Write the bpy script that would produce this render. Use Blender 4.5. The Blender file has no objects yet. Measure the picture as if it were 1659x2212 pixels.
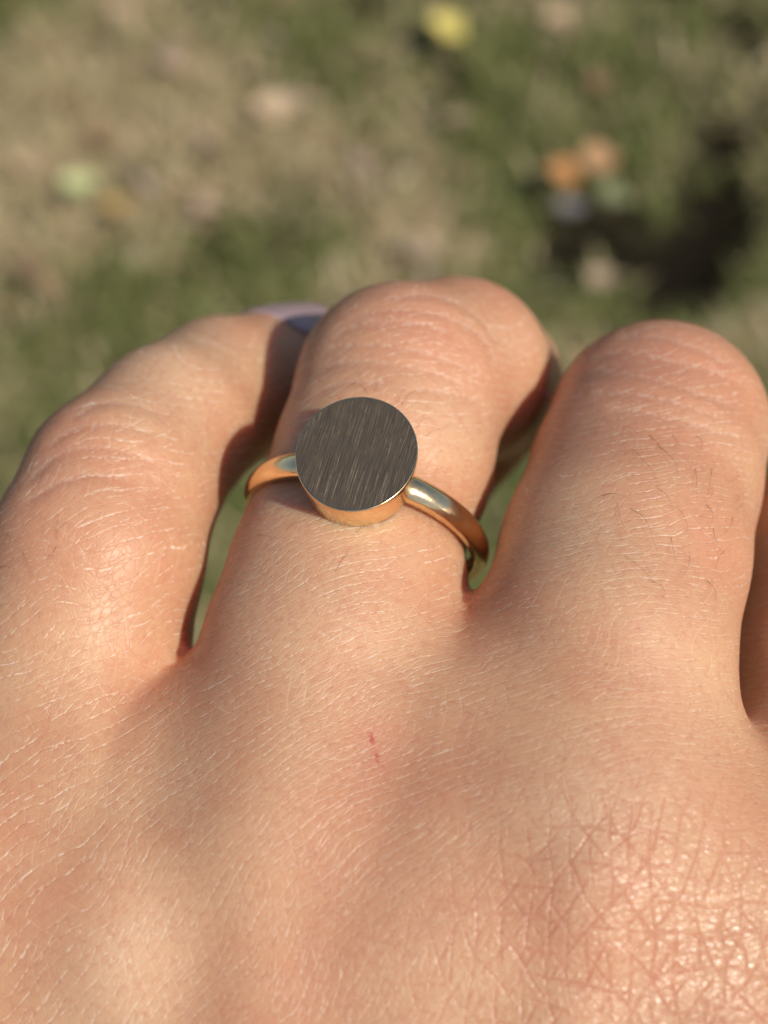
import bpy, math, random
import numpy as np
from mathutils import Vector, Matrix
from mathutils.bvhtree import BVHTree

random.seed(7)
rng = np.random.default_rng(7)
sc = bpy.context.scene
R = math.radians

# ------------------------------------------------------------------ camera
PITCH = 55.0                     # degrees below the horizon
CAM_H = 1.05
F = 2970.0                       # focal length in units of a 1659 px wide picture
cam_d = bpy.data.cameras.new('camera')
cam = bpy.data.objects.new('camera', cam_d)
sc.collection.objects.link(cam)
cam.location = (0, 0, CAM_H)
cam.rotation_euler = (R(90 - PITCH), 0, 0)
cam_d.sensor_fit = 'HORIZONTAL'
cam_d.sensor_width = 36.0
cam_d.lens = 36.0 * F / 1659.0
cam_d.clip_start = 0.005
cam_d.clip_end = 400.0
cam_d.dof.use_dof = True
cam_d.dof.focus_distance = 0.0925
cam_d.dof.aperture_fstop = cam_d.lens / 2.3      # 2.3 mm pupil of a phone lens
cam_d.dof.aperture_blades = 0
sc.camera = cam
bpy.context.view_layer.update()
CM = np.array(cam.matrix_world)

# ------------------------------------------------------------------ light
sun_cam = Vector((0.52, 0.06, 0.85)).normalized()
sun_w = (cam.matrix_world.to_3x3() @ sun_cam).normalized()
world = bpy.data.worlds.new("World")
sc.world = world
world.use_nodes = True
wn = world.node_tree
bg = wn.nodes['Background']
sky = wn.nodes.new('ShaderNodeTexSky')
sky.sky_type = 'NISHITA'
sky.sun_disc = False
sky.sun_elevation = math.asin(sun_w.z)
sky.sun_rotation = math.atan2(sun_w.x, sun_w.y)
wn.links.new(sky.outputs[0], bg.inputs[0])
bg.inputs[1].default_value = 0.07
sun_d = bpy.data.lights.new('sun', 'SUN')
sun = bpy.data.objects.new('sun', sun_d)
sc.collection.objects.link(sun)
sun_d.energy = 3.6
sun_d.angle = R(0.5)
sun_d.color = (1.0, 0.93, 0.82)
sun.rotation_euler = sun_w.to_track_quat('Z', 'Y').to_euler()
sun.location = (3, -3, 5)
sc.view_settings.view_transform = 'Standard'
sc.view_settings.look = 'None'
sc.view_settings.gamma = 1
sc.view_settings.use_curve_mapping = False
sc.view_settings.exposure = 0.22
sc.cycles.use_denoising = True
sc.cycles.max_bounces = 4
sc.cycles.diffuse_bounces = 2
sc.cycles.glossy_bounces = 3
sc.cycles.transmission_bounces = 1
sc.cycles.use_adaptive_sampling = False

# ------------------------------------------------------------------ helpers
S = 0.92e-3                      # hand table below is in rough mm; S brings it to metres

def cp(px, py, d):
    """rough-mm point seen at (px,py) at depth d"""
    return np.array(((px - 829.5) / F * d, -(py - 1106.0) / F * d, -d))

def to_world(p):
    p = np.asarray(p, float) * S
    return p @ CM[:3, :3].T + CM[:3, 3]

def tag(o, label=None, cat=None, group=None, kind=None):
    for k, v in (('label', label), ('category', cat), ('group', group), ('kind', kind)):
        if v:
            o[k] = v
    return o

def link(name, me, parent=None, mats=()):
    o = bpy.data.objects.new(name, me)
    sc.collection.objects.link(o)
    for m in mats:
        if me is not None:
            me.materials.append(m)
    if parent is not None:
        o.parent = parent
        o.matrix_parent_inverse = parent.matrix_world.inverted()
    return o

def mesh_np(name, verts, faces, smooth=True):
    me = bpy.data.meshes.new(name)
    verts = np.asarray(verts, np.float32)
    faces = np.asarray(faces, np.int32)
    n, k = faces.shape
    me.vertices.add(len(verts))
    me.vertices.foreach_set('co', verts.ravel())
    me.loops.add(n * k)
    me.loops.foreach_set('vertex_index', faces.ravel())
    me.polygons.add(n)
    me.polygons.foreach_set('loop_start', np.arange(n, dtype=np.int32) * k)
    me.polygons.foreach_set('loop_total', np.full(n, k, np.int32))
    me.update(calc_edges=True)
    me.validate()
    if smooth:
        me.polygons.foreach_set('use_smooth', np.ones(len(me.polygons), bool))
    return me

class NT:
    def __init__(self, name):
        self.m = bpy.data.materials.new(name)
        self.m.use_nodes = True
        self.t = self.m.node_tree
        self.b = self.t.nodes['Principled BSDF']
    def n(self, typ, **kw):
        nd = self.t.nodes.new(typ)
        for k, v in kw.items():
            setattr(nd, k, v)
        return nd
    def l(self, a, b):
        self.t.links.new(a, b)
    def put(self, sock, v):
        if v is None:
            return
        if hasattr(v, 'is_output'):
            self.l(v, sock)
        else:
            sock.default_value = v
    def math(self, op, a, b=None, c=None, clamp=False):
        nd = self.n('ShaderNodeMath', operation=op, use_clamp=clamp)
        for i, v in enumerate((a, b, c)):
            self.put(nd.inputs[i], v)
        return nd.outputs[0]
    def vmath(self, op, a, b=None):
        nd = self.n('ShaderNodeVectorMath', operation=op)
        self.put(nd.inputs[0], a); self.put(nd.inputs[1], b)
        return nd.outputs[0]
    def attr(self, name):
        return self.n('ShaderNodeAttribute', attribute_name=name)
    def noise(self, vec, scale, detail=2.0, rough=0.5, dist=0.0):
        nd = self.n('ShaderNodeTexNoise')
        self.put(nd.inputs['Vector'], vec)
        nd.inputs['Scale'].default_value = scale
        nd.inputs['Detail'].default_value = detail
        nd.inputs['Roughness'].default_value = rough
        nd.inputs['Distortion'].default_value = dist
        return nd
    def voro(self, vec, scale=1.0, feature='DISTANCE_TO_EDGE', dims='3D', rand=1.0):
        nd = self.n('ShaderNodeTexVoronoi', feature=feature, voronoi_dimensions=dims)
        self.put(nd.inputs['Vector'], vec)
        nd.inputs['Scale'].default_value = scale
        nd.inputs['Randomness'].default_value = rand
        return nd
    def ramp(self, x, lo, hi, a=0.0, b=1.0, smooth=True):
        nd = self.n('ShaderNodeMapRange')
        nd.interpolation_type = 'SMOOTHSTEP' if smooth else 'LINEAR'
        self.put(nd.inputs[0], x)
        for i, v in enumerate((lo, hi, a, b)):
            self.put(nd.inputs[i + 1], v)
        return nd.outputs[0]
    def mix(self, f, a, b, blend='MIX'):
        nd = self.n('ShaderNodeMix', data_type='RGBA', blend_type=blend)
        self.put(nd.inputs[0], f); self.put(nd.inputs[6], a); self.put(nd.inputs[7], b)
        return nd.outputs[2]

# ================================================================== GROUND
def ground_pt(px, py):
    v = np.array(((px - 829.5), -(py - 1106.0), -F))
    w = CM[:3, :3] @ v
    t = -CAM_H / w[2]
    return CM[:3, 3] + w * t

# dry / green patches of the lawn, and dark ones for its shaded hollows: (px, py, radius px, kind, strength)
DRY, GREEN, SHADE = 0, 1, 2
patches = [
 (60,300,260,0,.9),(300,200,260,0,.8),(180,420,220,0,.8),(420,120,170,0,.7),(370,150,90,0,1),(270,30,90,0,1),
 (600,240,130,0,1),(520,330,130,0,.5),(700,330,120,0,.9),(860,400,130,0,1),(900,520,130,0,1),(780,470,110,0,.7),
 (445,445,80,0,.8),(75,360,90,0,.9),(980,255,80,0,.8),(900,230,90,0,.6),(150,600,140,0,.5),(30,650,120,0,.7),(330,600,110,0,.5),
 (1205,40,70,0,.6),(700,90,90,0,.4),(640,480,80,0,.5),(1280,175,60,0,.3),(1300,600,60,0,.4),(1500,470,80,0,.35),(1580,190,110,0,.3),(1650,330,80,0,.3),
 (550,55,100,1,.9),(640,150,100,1,.7),(760,200,110,1,.8),(50,60,80,1,.5),(575,550,120,1,1),(440,560,90,1,.5),(250,545,80,1,.7),(690,590,90,1,.9),
 (1040,200,130,1,.8),(1150,160,150,1,.9),(1080,330,140,1,.8),(1100,520,180,1,.8),(1350,100,160,1,.7),(1450,200,160,1,.8),(1500,640,180,1,.9),
 (1320,560,90,1,.4),(480,1200,260,1,1.0),(40,480,80,1,.5),(20,900,150,1,.7),(200,660,120,1,.5),(1420,330,150,1,.6),(300,720,100,1,.6),(1050,1200,150,1,.9),(1640,600,110,1,.8),
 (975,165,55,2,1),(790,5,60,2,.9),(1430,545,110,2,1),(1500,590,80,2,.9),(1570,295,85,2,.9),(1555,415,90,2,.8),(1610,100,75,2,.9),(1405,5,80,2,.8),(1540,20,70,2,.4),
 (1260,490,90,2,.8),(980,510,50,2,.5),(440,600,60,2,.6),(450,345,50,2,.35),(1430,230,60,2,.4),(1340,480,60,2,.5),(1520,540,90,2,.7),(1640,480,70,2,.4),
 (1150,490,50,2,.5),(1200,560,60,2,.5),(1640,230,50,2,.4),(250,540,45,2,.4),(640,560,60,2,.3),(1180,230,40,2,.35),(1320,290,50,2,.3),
]
pg = np.array([list(ground_pt(a, b)[:2]) + [r * np.linalg.norm(ground_pt(a, b) - CM[:3, 3]) / F, k, s] for a, b, r, k, s in patches])

def patch_weights(xy):
    out = np.zeros((3, len(xy)))
    for x, y, r, k, s in pg:
        # patches lie on the ground, a little longer away from the viewer
        d2 = ((xy[:, 0] - x) / (r * 0.85)) ** 2 + ((xy[:, 1] - y) / (r * 1.15)) ** 2
        out[int(k)] += s * np.exp(-d2 * 0.9)
    return np.clip(out, 0, 1.4)

def simple_noise(xy, f, seed):
    r = np.random.default_rng(seed)
    v = np.zeros(len(xy))
    for i in range(10):
        a = r.uniform(0, 6.283); q = f * r.uniform(0.6, 1.8); ph = r.uniform(0, 6.283)
        v += np.sin((xy[:, 0] * math.cos(a) + xy[:, 1] * math.sin(a)) * q + ph)
    return v / 3.2

# soil sheet
nt = NT('soil_and_thatch')
tc = nt.n('ShaderNodeTexCoord')
n1 = nt.noise(tc.outputs['Object'], 3.0, 5, 0.6)
n2 = nt.noise(tc.outputs['Object'], 60.0, 4, 0.7)
c = nt.mix(nt.ramp(n1.outputs[0], .4, .62), (0.08, 0.07, 0.036, 1), (0.16, 0.125, 0.075, 1))
c = nt.mix(nt.ramp(n2.outputs[0], .35, .7), c, (0.06, 0.065, 0.025, 1))
c = nt.mix(nt.attr('hollow').outputs['Fac'], c, (0.012, 0.009, 0.005, 1))  # near-black soil colour stands in for deep shade in the hollows
nt.b.inputs['Specular IOR Level'].default_value = 0.1
nt.l(c, nt.b.inputs['Base Color'])
nt.b.inputs['Roughness'].default_value = 0.95
bmp = nt.n('ShaderNodeBump'); bmp.inputs['Strength'].default_value = 0.8; bmp.inputs['Distance'].default_value = 0.01
nt.l(n2.outputs[0], bmp.inputs['Height']); nt.l(bmp.outputs[0], nt.b.inputs['Normal'])
M_soil = nt.m
gx = np.concatenate([[-150, -40, -10, -3], np.linspace(-1.5, 1.5, 61), [3, 10, 40, 150]])
gy = np.concatenate([[-150, -40, -10, -2], np.linspace(-0.5, 3.5, 81), [6, 15, 50, 150]])
X, Y = np.meshgrid(gx, gy, indexing='ij')
xy = np.stack([X.ravel(), Y.ravel()], 1)
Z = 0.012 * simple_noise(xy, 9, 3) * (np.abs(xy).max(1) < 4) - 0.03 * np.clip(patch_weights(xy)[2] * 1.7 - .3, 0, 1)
V = np.column_stack([xy, Z])
ny = len(gy)
i, j = np.meshgrid(np.arange(len(gx) - 1), np.arange(ny - 1), indexing='ij')
a = (i * ny + j).ravel()
Q = np.stack([a, a + ny, a + ny + 1, a + 1], 1)
me = mesh_np('ground', V, Q)
me.attributes.new('hollow', 'FLOAT', 'POINT').data.foreach_set('value', np.clip(patch_weights(xy)[2] * 2.0 - .2, 0, 1).astype(np.float32))  # mask for the shade painted into the soil
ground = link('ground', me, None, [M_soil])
tag(ground, kind='structure')

# grass blades
nt = NT('grass_blade')
at = nt.attr('blade_colour')
geo = nt.n('ShaderNodeTexCoord')
nn = nt.noise(geo.outputs['Object'], 220, 2)
c = nt.mix(nt.ramp(nn.outputs[0], .3, .7, 0.0, 0.25), at.outputs['Color'], (0.30, 0.25, 0.13, 1))
nt.l(c, nt.b.inputs['Base Color'])
nt.b.inputs['Roughness'].default_value = 0.55
nt.b.inputs['Specular IOR Level'].default_value = 0.3
tr = nt.n('ShaderNodeBsdfTranslucent'); nt.l(c, tr.inputs[0])
ms = nt.n('ShaderNodeMixShader'); ms.inputs[0].default_value = 0.25
nt.l(nt.b.outputs[0], ms.inputs[1]); nt.l(tr.outputs[0], ms.inputs[2])
nt.l(ms.outputs[0], nt.t.nodes['Material Output'].inputs[0])
M_grass = nt.m

def build_grass(n):
    xy = np.column_stack([rng.uniform(-0.85, 0.85, n), rng.uniform(-0.1, 2.9, n)])
    far = slice(int(n * .72), n)      # thinner growth further out, all round
    m_ = n - int(n * .72)
    xy[far] = np.column_stack([rng.uniform(-2.4, 2.4, m_), rng.uniform(-1.0, 4.6, m_)])
    # tufts: pull blades towards tuft centres
    tcn = 2600
    tcs = np.column_stack([rng.uniform(-0.85, 0.85, tcn), rng.uniform(-0.1, 2.9, tcn)])
    idx = rng.integers(0, tcn, n)
    tuft = (rng.random(n) < 0.6) & (np.arange(n) < int(n * .72))
    xy[tuft] = tcs[idx[tuft]] + rng.normal(0, 0.014, (tuft.sum(), 2))
    W = patch_weights(xy)
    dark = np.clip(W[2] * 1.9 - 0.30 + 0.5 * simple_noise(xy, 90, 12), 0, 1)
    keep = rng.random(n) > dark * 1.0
    xy, W, dark = xy[keep], W[:, keep], dark[keep]
    n = len(xy)
    dryness = np.clip(0.30 + 0.40 * W[0] - 0.50 * W[1] + 0.30 * simple_noise(xy, 22, 5) + 0.28 * simple_noise(xy, 75, 6) + 0.16 * simple_noise(xy, 160, 8) - 0.25 * dark, 0.04, 0.97)
    isdry = rng.random(n) < dryness
    u = rng.random((n, 1))
    green = np.array([0.11, 0.145, 0.036]) * (1 - u) + np.array([0.28, 0.30, 0.09]) * u
    dryc = np.array([0.47, 0.38, 0.20]) * (1 - u) + np.array([0.74, 0.61, 0.38]) * u
    col = np.where(isdry[:, None], dryc, green)
    pink = (rng.random(n) < 0.15) & isdry
    col[pink] = col[pink] * np.array([0.92, 0.78, 0.78])
    L = np.where(isdry, rng.uniform(0.02, 0.05, n), rng.uniform(0.02, 0.048, n)) * (1 - .4 * dark)
    tilt = np.where(isdry, rng.uniform(0.8, 1.5, n), rng.uniform(0.35, 1.3, n))
    az = rng.uniform(0, 2 * np.pi, n)
    w = rng.uniform(0.0009, 0.0019, n) * (1 + .5 * isdry)
    out_ = (np.abs(xy[:, 0]) > .87) | (xy[:, 1] > 2.92) | (xy[:, 1] < -.12)
    w[out_] *= 2.2; L[out_] *= 1.3
    d = np.column_stack([np.cos(az), np.sin(az)])
    s = np.column_stack([-np.sin(az), np.cos(az)])
    z0 = 0.012 * simple_noise(xy, 9, 3) - 0.03 * dark
    pts = []
    for t, ww, bend in ((0, 1.0, 0), (0.5, 0.85, 0.12), (1.0, 0.12, 0.45)):
        h = L * t * np.cos(tilt + bend * .6) + 0.003 + 0.012 * isdry * rng.random(n) * (t > 0)
        r = L * t * np.sin(tilt + bend * .6)
        cxy = xy + d * r[:, None]
        zz = z0 + np.maximum(h, 0.001)
        for sg in (-1, 1):
            q = cxy + s * (w * ww * sg)[:, None]
            pts.append(np.column_stack([q, zz]))
    P = np.stack(pts, 1).reshape(-1, 3)
    b = np.arange(n)[:, None] * 6
    Fq = np.concatenate([b + np.array([0, 1, 3, 2]), b + np.array([2, 3, 5, 4])])
    me = mesh_np('grass', P, Fq, smooth=False)
    ca = me.attributes.new('blade_colour', 'FLOAT_COLOR', 'POINT')
    cc = np.repeat(np.column_stack([col, np.ones(n)]), 6, 0).astype(np.float32)
    ca.data.foreach_set('color', cc.ravel())
    return me
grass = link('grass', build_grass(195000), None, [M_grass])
tag(grass, 'short autumn lawn of mixed green and straw-coloured blades, far out of focus', 'grass', kind='stuff')

# fallen leaves
def leaf_mat(name, c1, c2):
    nt = NT(name)
    tc = nt.n('ShaderNodeTexCoord')
    nz = nt.noise(tc.outputs['Object'], 90, 4, .6)
    c = nt.mix(nt.ramp(nz.outputs[0], .35, .68), c1 + (1,), c2 + (1,))
    nt.l(c, nt.b.inputs['Base Color'])
    nt.b.inputs['Roughness'].default_value = 0.5
    tr = nt.n('ShaderNodeBsdfTranslucent'); nt.l(c, tr.inputs[0])
    ms = nt.n('ShaderNodeMixShader'); ms.inputs[0].default_value = 0.15
    nt.l(nt.b.outputs[0], ms.inputs[1]); nt.l(tr.outputs[0], ms.inputs[2])
    nt.l(ms.outputs[0], nt.t.nodes['Material Output'].inputs[0])
    return nt.m
LM = {
 'yellow': leaf_mat('yellow_leaf', (0.78, 0.62, 0.12), (0.90, 0.78, 0.26)),
 'lime': leaf_mat('pale_green_leaf', (0.48, 0.52, 0.22), (0.62, 0.62, 0.33)),
 'gold': leaf_mat('golden_leaf', (0.62, 0.38, 0.12), (0.72, 0.50, 0.20)),
 'orange': leaf_mat('orange_leaf', (0.52, 0.22, 0.07), (0.62, 0.33, 0.13)),
 'peach': leaf_mat('peach_leaf', (0.58, 0.31, 0.15), (0.64, 0.39, 0.21)),
 'tan': leaf_mat('tan_leaf', (0.44, 0.31, 0.18), (0.56, 0.42, 0.27)),
 'pink': leaf_mat('pinkish_leaf', (0.46, 0.33, 0.22), (0.56, 0.41, 0.29)),
 'brown': leaf_mat('brown_leaf', (0.26, 0.15, 0.08), (0.36, 0.22, 0.13)),
 'grey': leaf_mat('greyish_leaf', (0.20, 0.18, 0.17), (0.27, 0.24, 0.23)),
 'sage': leaf_mat('sage_leaf', (0.20, 0.22, 0.11), (0.27, 0.29, 0.15)),
}
def leaf_blade(L, W, rz, tilt, seed, loc):
    r = random.Random(seed)
    nU, nV = 12, 4
    vs, fs = [], []
    lob = r.uniform(0.05, 0.16); ph = r.uniform(0, 6)
    for a in range(nU + 1):
        t = a / nU
        half = W * 0.5 * (math.sin(math.pi * t ** 0.8) ** 0.8) * (1 + lob * math.sin(t * 22 + ph)) + 0.0004
        for b in range(-nV, nV + 1):
            s = b / nV
            x = (t - .5) * L; y = s * half
            z = 0.16 * W * abs(s) ** 1.3 + 0.08 * L * math.cos(t * 3 + ph) * s + 0.10 * L * (t - .5) ** 2
            vs.append((x, y, z))
    k = 2 * nV + 1
    for a in range(nU):
        for b in range(k - 1):
            q = a * k + b
            fs.append((q, q + k, q + k + 1, q + 1))
    m = Matrix.Translation(loc) @ Matrix.Rotation(rz, 4, 'Z') @ Matrix.Rotation(tilt, 4, 'X') @ Matrix.Rotation(tilt * .7, 4, 'Y')
    return vs, fs, m
def tube(pts, rad, n=6, closed_ends=True):
    pts = [Vector(p) for p in pts]
    vs, fs = [], []
    for i, p in enumerate(pts):
        t = (pts[min(i + 1, len(pts) - 1)] - pts[max(i - 1, 0)]).normalized()
        a = t.orthogonal().normalized()
        if i:
            a = (pa - t * pa.dot(t)).normalized()
        pa = a
        b = t.cross(a)
        r = rad[i] if hasattr(rad, '__len__') else rad
        for j in range(n):
            th = 2 * math.pi * j / n
            vs.append(tuple(p + (a * math.cos(th) + b * math.sin(th)) * r))
    for i in range(len(pts) - 1):
        for j in range(n):
            k = (j + 1) % n
            fs.append((i * n + j, i * n + k, (i + 1) * n + k, (i + 1) * n + j))
    return vs, fs
def make_leaf(px, py, L, W, mat, label, rz, tilt=0.25):
    g = ground_pt(px, py)
        # slide along the line of sight down to the leaf's height above the ground
    v = (Vector(g) - cam.location).normalized()
    zl = 0.042 if mat in ('yellow', 'lime', 'orange', 'peach', 'gold') else 0.026
    loc = Vector(g) - v * (zl / -v.z)
    e = bpy.data.objects.new('fallen_leaf', None)
    sc.collection.objects.link(e)
    e.location = loc; e.empty_display_size = 0.01
    vs, fs, m = leaf_blade(L, W, rz, tilt, int(px * 7 + py), Vector((0, 0, 0)))
    me = bpy.data.meshes.new('leaf_blade'); me.from_pydata(vs, [], fs); me.shade_smooth()
    o = bpy.data.objects.new('leaf_blade', me); sc.collection.objects.link(o); o.parent = e; o.matrix_local = m
    me.materials.append(LM[mat])
    sm = o.modifiers.new('thickness', 'SOLIDIFY'); sm.thickness = 0.0004
    pts = [(L * (-.5 + .02), 0, 0.025 * L), (-L * .62, 0.001, 0.03 * L), (-L * .78, .004, 0.01 * L)]
    tv, tf = tube(pts, [.0007, .0006, .0008], 5)
    me2 = bpy.data.meshes.new('stalk'); me2.from_pydata(tv, [], tf); me2.shade_smooth()
    o2 = bpy.data.objects.new('stalk', me2); sc.collection.objects.link(o2); o2.parent = e; o2.matrix_local = m
    me2.materials.append(LM['brown'])
    tag(e, label, 'leaf', 'fallen leaves on the lawn')
    return e
leaves = [
 (962, 62, .056, .044, 'yellow', 'bright yellow fallen leaf above a dark hollow at the top of the lawn', 1.4, .2),
 (175, 398, .042, .032, 'lime', 'pale lime green fallen leaf touching a golden leaf on dry grass', .3, .2),
 (248, 447, .040, .030, 'gold', 'golden orange fallen leaf beside the pale lime leaf', 2.6, .25),
 (1218, 378, .040, .034, 'orange', 'deep orange fallen leaf, left one of the touching orange pair', .9, .3),
 (1290, 345, .044, .036, 'peach', 'peach coloured fallen leaf, right one of the touching orange pair', 2.0, -.15),
 (1232, 447, .036, .022, 'grey', 'greyish lilac fallen leaf just under the orange pair', .2, .3),
 (1326, 425, .044, .036, 'sage', 'sage green leaf lying under the peach coloured leaf', 1.2, .3),
 (268, 28, .042, .034, 'pink', 'pale pinkish leaf near the top left corner of the lawn', .5, .15),
 (368, 140, .044, .036, 'pink', 'dull pink curled leaf in the upper left dry grass', 1.9, .2),
 (445, 445, .036, .026, 'pink', 'small rosy tan leaf right of the golden leaf', 1.3, .3),
 (72, 358, .044, .034, 'tan', 'tan leaf by the left edge, left of the lime leaf', .1, .2),
 (218, 305, .046, .036, 'brown', 'reddish brown leaf lying above the pale lime leaf', 2.3, .2),
 (1205, 42, .040, .030, 'tan', 'tan leaf right of the bright yellow leaf', .6, .2),
 (985, 258, .036, .028, 'tan', 'light tan leaf under the dark hollow below the yellow leaf', 2.9, .3),
 (600, 235, .055, .034, 'tan', 'long straw coloured leaf above the curled fingers in pale grass', .1, .15),
 (1284, 178, .034, .026, 'brown', 'small brown leaf in green grass above the orange pair', 1.0, .3),
 (900, 545, .040, .030, 'pink', 'greyish pink leaf showing just above the ringed finger knuckle', 2.5, .2),
 (1295, 598, .034, .024, 'pink', 'rosy leaf in the grass above the gap between two knuckles', .7, .2),
]
for a in leaves:
    make_leaf(*a)

# loose bits of leaf litter and clippings between the blades
def litter(n):
    vs, fs, cs = [], [], []
    k = 0
    for _ in range(n):
        x, y = random.uniform(-.7, .7), random.uniform(.2, 2.7)
        w = patch_weights(np.array([[x, y]]))[:, 0]
        if random.random() > 0.12 + 0.8 * w[0] - .5 * w[1] - .6 * w[2]:
            continue
        r = random.uniform(.005, .015); a0 = random.uniform(0, 6.28)
        tx, ty = random.uniform(-.5, .5), random.uniform(-.5, .5)
        m = 7
        z = random.uniform(.014, .03)
        ring = []
        for j in range(m):
            th = a0 + 2 * math.pi * j / m
            rr = r * random.uniform(.6, 1.15)
            dx, dy = rr * math.cos(th), rr * .65 * math.sin(th)
            dx, dy = dx * math.cos(a0) - dy * math.sin(a0), dx * math.sin(a0) + dy * math.cos(a0)
            vs.append((x + dx, y + dy, z + dx * tx + dy * ty)); ring.append(k + j)
        vs.append((x, y, z - r * .2)); 
        c = random.choice([(.55, .40, .25), (.60, .44, .32), (.50, .33, .20), (.34, .22, .13), (.62, .52, .34), (.45, .33, .30)])
        f = random.uniform(.75, 1.1)
        cs += [(c[0] * f, c[1] * f, c[2] * f, 1)] * (m + 1)
        for j in range(m):
            fs.append((k + j, k + (j + 1) % m, k + m))
        k += m + 1
    me = mesh_np('leaf_litter', vs, fs, smooth=False)
    ca = me.attributes.new('blade_colour', 'FLOAT_COLOR', 'POINT')
    ca.data.foreach_set('color', np.array(cs, np.float32).ravel())
    return me
lit = link('leaf_litter', litter(2400), None, [M_grass])
tag(lit, 'crumbled tan and brown leaf bits scattered through the lawn', 'leaf litter', kind='stuff')

# ================================================================== HAND
# joints: (px, py, depth, radius) in rough mm at the depth given
FING = {
 'ring':  [(640,1850,104.6,11.3),(719,1400,109.2,10.2),(748,1250,111,9.5),(775,1137,114.4,9.0),(828,1000,117.3,9.3),(868,840,121,9.2),
           (985,803,127,8.55),(1040,832,143,8.3),(860,1080,143,7.2)],
 'middle':[(1240,1850,103.5,11.8),(1300,1400,106,10.0),(1347,1200,111,9.9),(1393,1030,117,9.65),(1422,928,121,9.4),
           (1430,930,128,8.9),(1450,1090,150,8.2),(1360,1300,146,7.4)],
 'index': [(1850,1950,104,12.0),(1805,1500,117,10.2),(1825,1250,128,9.6),(1850,1110,135,9.2),(1850,1130,142,8.6),(1800,1300,160,8.0),(1700,1500,152,7.4)],
 'pinky': [(60,1900,109,10.6),(138,1500,111.5,9.35),(166,1400,112,9.05),(211,1200,112.5,8.7),(262,1055,115,8.1),
           (370,925,121,7.3),(478,850,130,7.15),(640,808,139,6.7),(700,838,145,6.1)],
 'thumb': [(1900,2700,120,12),(2050,2100,135,11),(1980,1800,152,10),(1850,1650,163,8.5)],
}
def pw(t):
    return cp(t[0], t[1], t[2])
def sd_cone(P, a, b, ra, rb):
    """round-cone distance by linear radius along the segment (good enough near the surface)"""
    ab = b - a
    h = np.clip(((P - a) @ ab) / (ab @ ab), 0, 1)
    return np.linalg.norm(P - a - h[..., None] * ab, axis=-1) - (ra + (rb - ra) * h)
def smin(a, b, k):
    h = np.clip(0.5 + 0.5 * (b - a) / k, 0, 1)
    return b + (a - b) * h - k * h * (1 - h)
def finger_sd(P, pts, k=2.0):
    d = None
    for a, b in zip(pts[:-1], pts[1:]):
        q = sd_cone(P, pw(a), pw(b), a[3], b[3])
        d = q if d is None else smin(d, q, k)
    return d
BODY = [  # metacarpals, webs, palm
 ((60,1900,107.0,10.6),(350,4100,93,11)),
 ((640,1850,104.4,11.4),(620,4100,88,12)),
 ((1240,1850,103.5,11.8),(1200,2350,99.5,12)),
 ((1200,2350,99.5,12),(950,4100,89,12)),
 ((1850,1950,105,11.6),(1250,4100,91,12)),
 ((1016,1470,108.5,5.0),(950,1950,103.0,11.5)),
 ((990,1610,104.8,8.8),(950,1950,103.0,11.5)),
 ((374,1588,110.3,4.6),(340,1950,106.6,11.5)),
 ((374,1590,110.3,4.2),(200,1705,107.5,5)),
 ((350,1730,107.6,9.2),(340,1950,106.6,11.5)),
 ((1630,1720,112,5.5),(1560,1980,104.2,12)),
 ((950,1950,103.0,11.5),(900,2400,99.8,12)),
 ((900,2400,99.8,12),(800,3900,91,13)),
 ((340,1950,106.6,11.5),(500,3900,93,12)),
 ((1560,1980,103.8,12),(1480,2350,99.6,12.6)),
 ((1480,2350,99.6,12.6),(1150,3900,92,13)),
 ((100,2100,119,11),(450,4000,112,14)),
 ((640,2050,119,12),(700,4000,110,14)),
 ((1270,2100,118,12),(950,4000,110,14)),
 ((1850,2150,120,12),(1200,4000,112,13)),
 ((750,4100,102,17),(760,4700,103,17)),
 ((950,4100,102,17),(940,4700,103,17)),
 ((1900,2700,120,13),(1250,3900,110,13)),
]
def hand_sd(P):
    dh = None
    for a, b in BODY:
        q = sd_cone(P, pw(a), pw(b), a[3], b[3])
        dh = q if dh is None else smin(dh, q, 4.0)
    d = None
    for nme, pts in FING.items():
        f = finger_sd(P, pts, 0.9)
        if nme == 'pinky':   # crisp fold at the web, soft on the outer side
            x_ = P[..., 0] / np.minimum(P[..., 2], -20) * -F + 829.5
            t_ = np.clip((x_ - 170) / 170, 0, 1)
            kk = 6.0 - 4.9 * t_ * t_ * (3 - 2 * t_)
        else:
            kk = {'index': 3.0}.get(nme, 3.8)
        q = smin(dh, f, kk)
        d = q if d is None else smin(d, q, 0.12)
    # knuckle heads standing a little proud
    for (px, py, dd, r, k) in ((1270,1860,103.2,12.0,8),):
        d = smin(d, np.linalg.norm(P - cp(px, py, dd), axis=-1) - r, k)
    # pads of the knuckle skin over the middle joints
    return d

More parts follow.
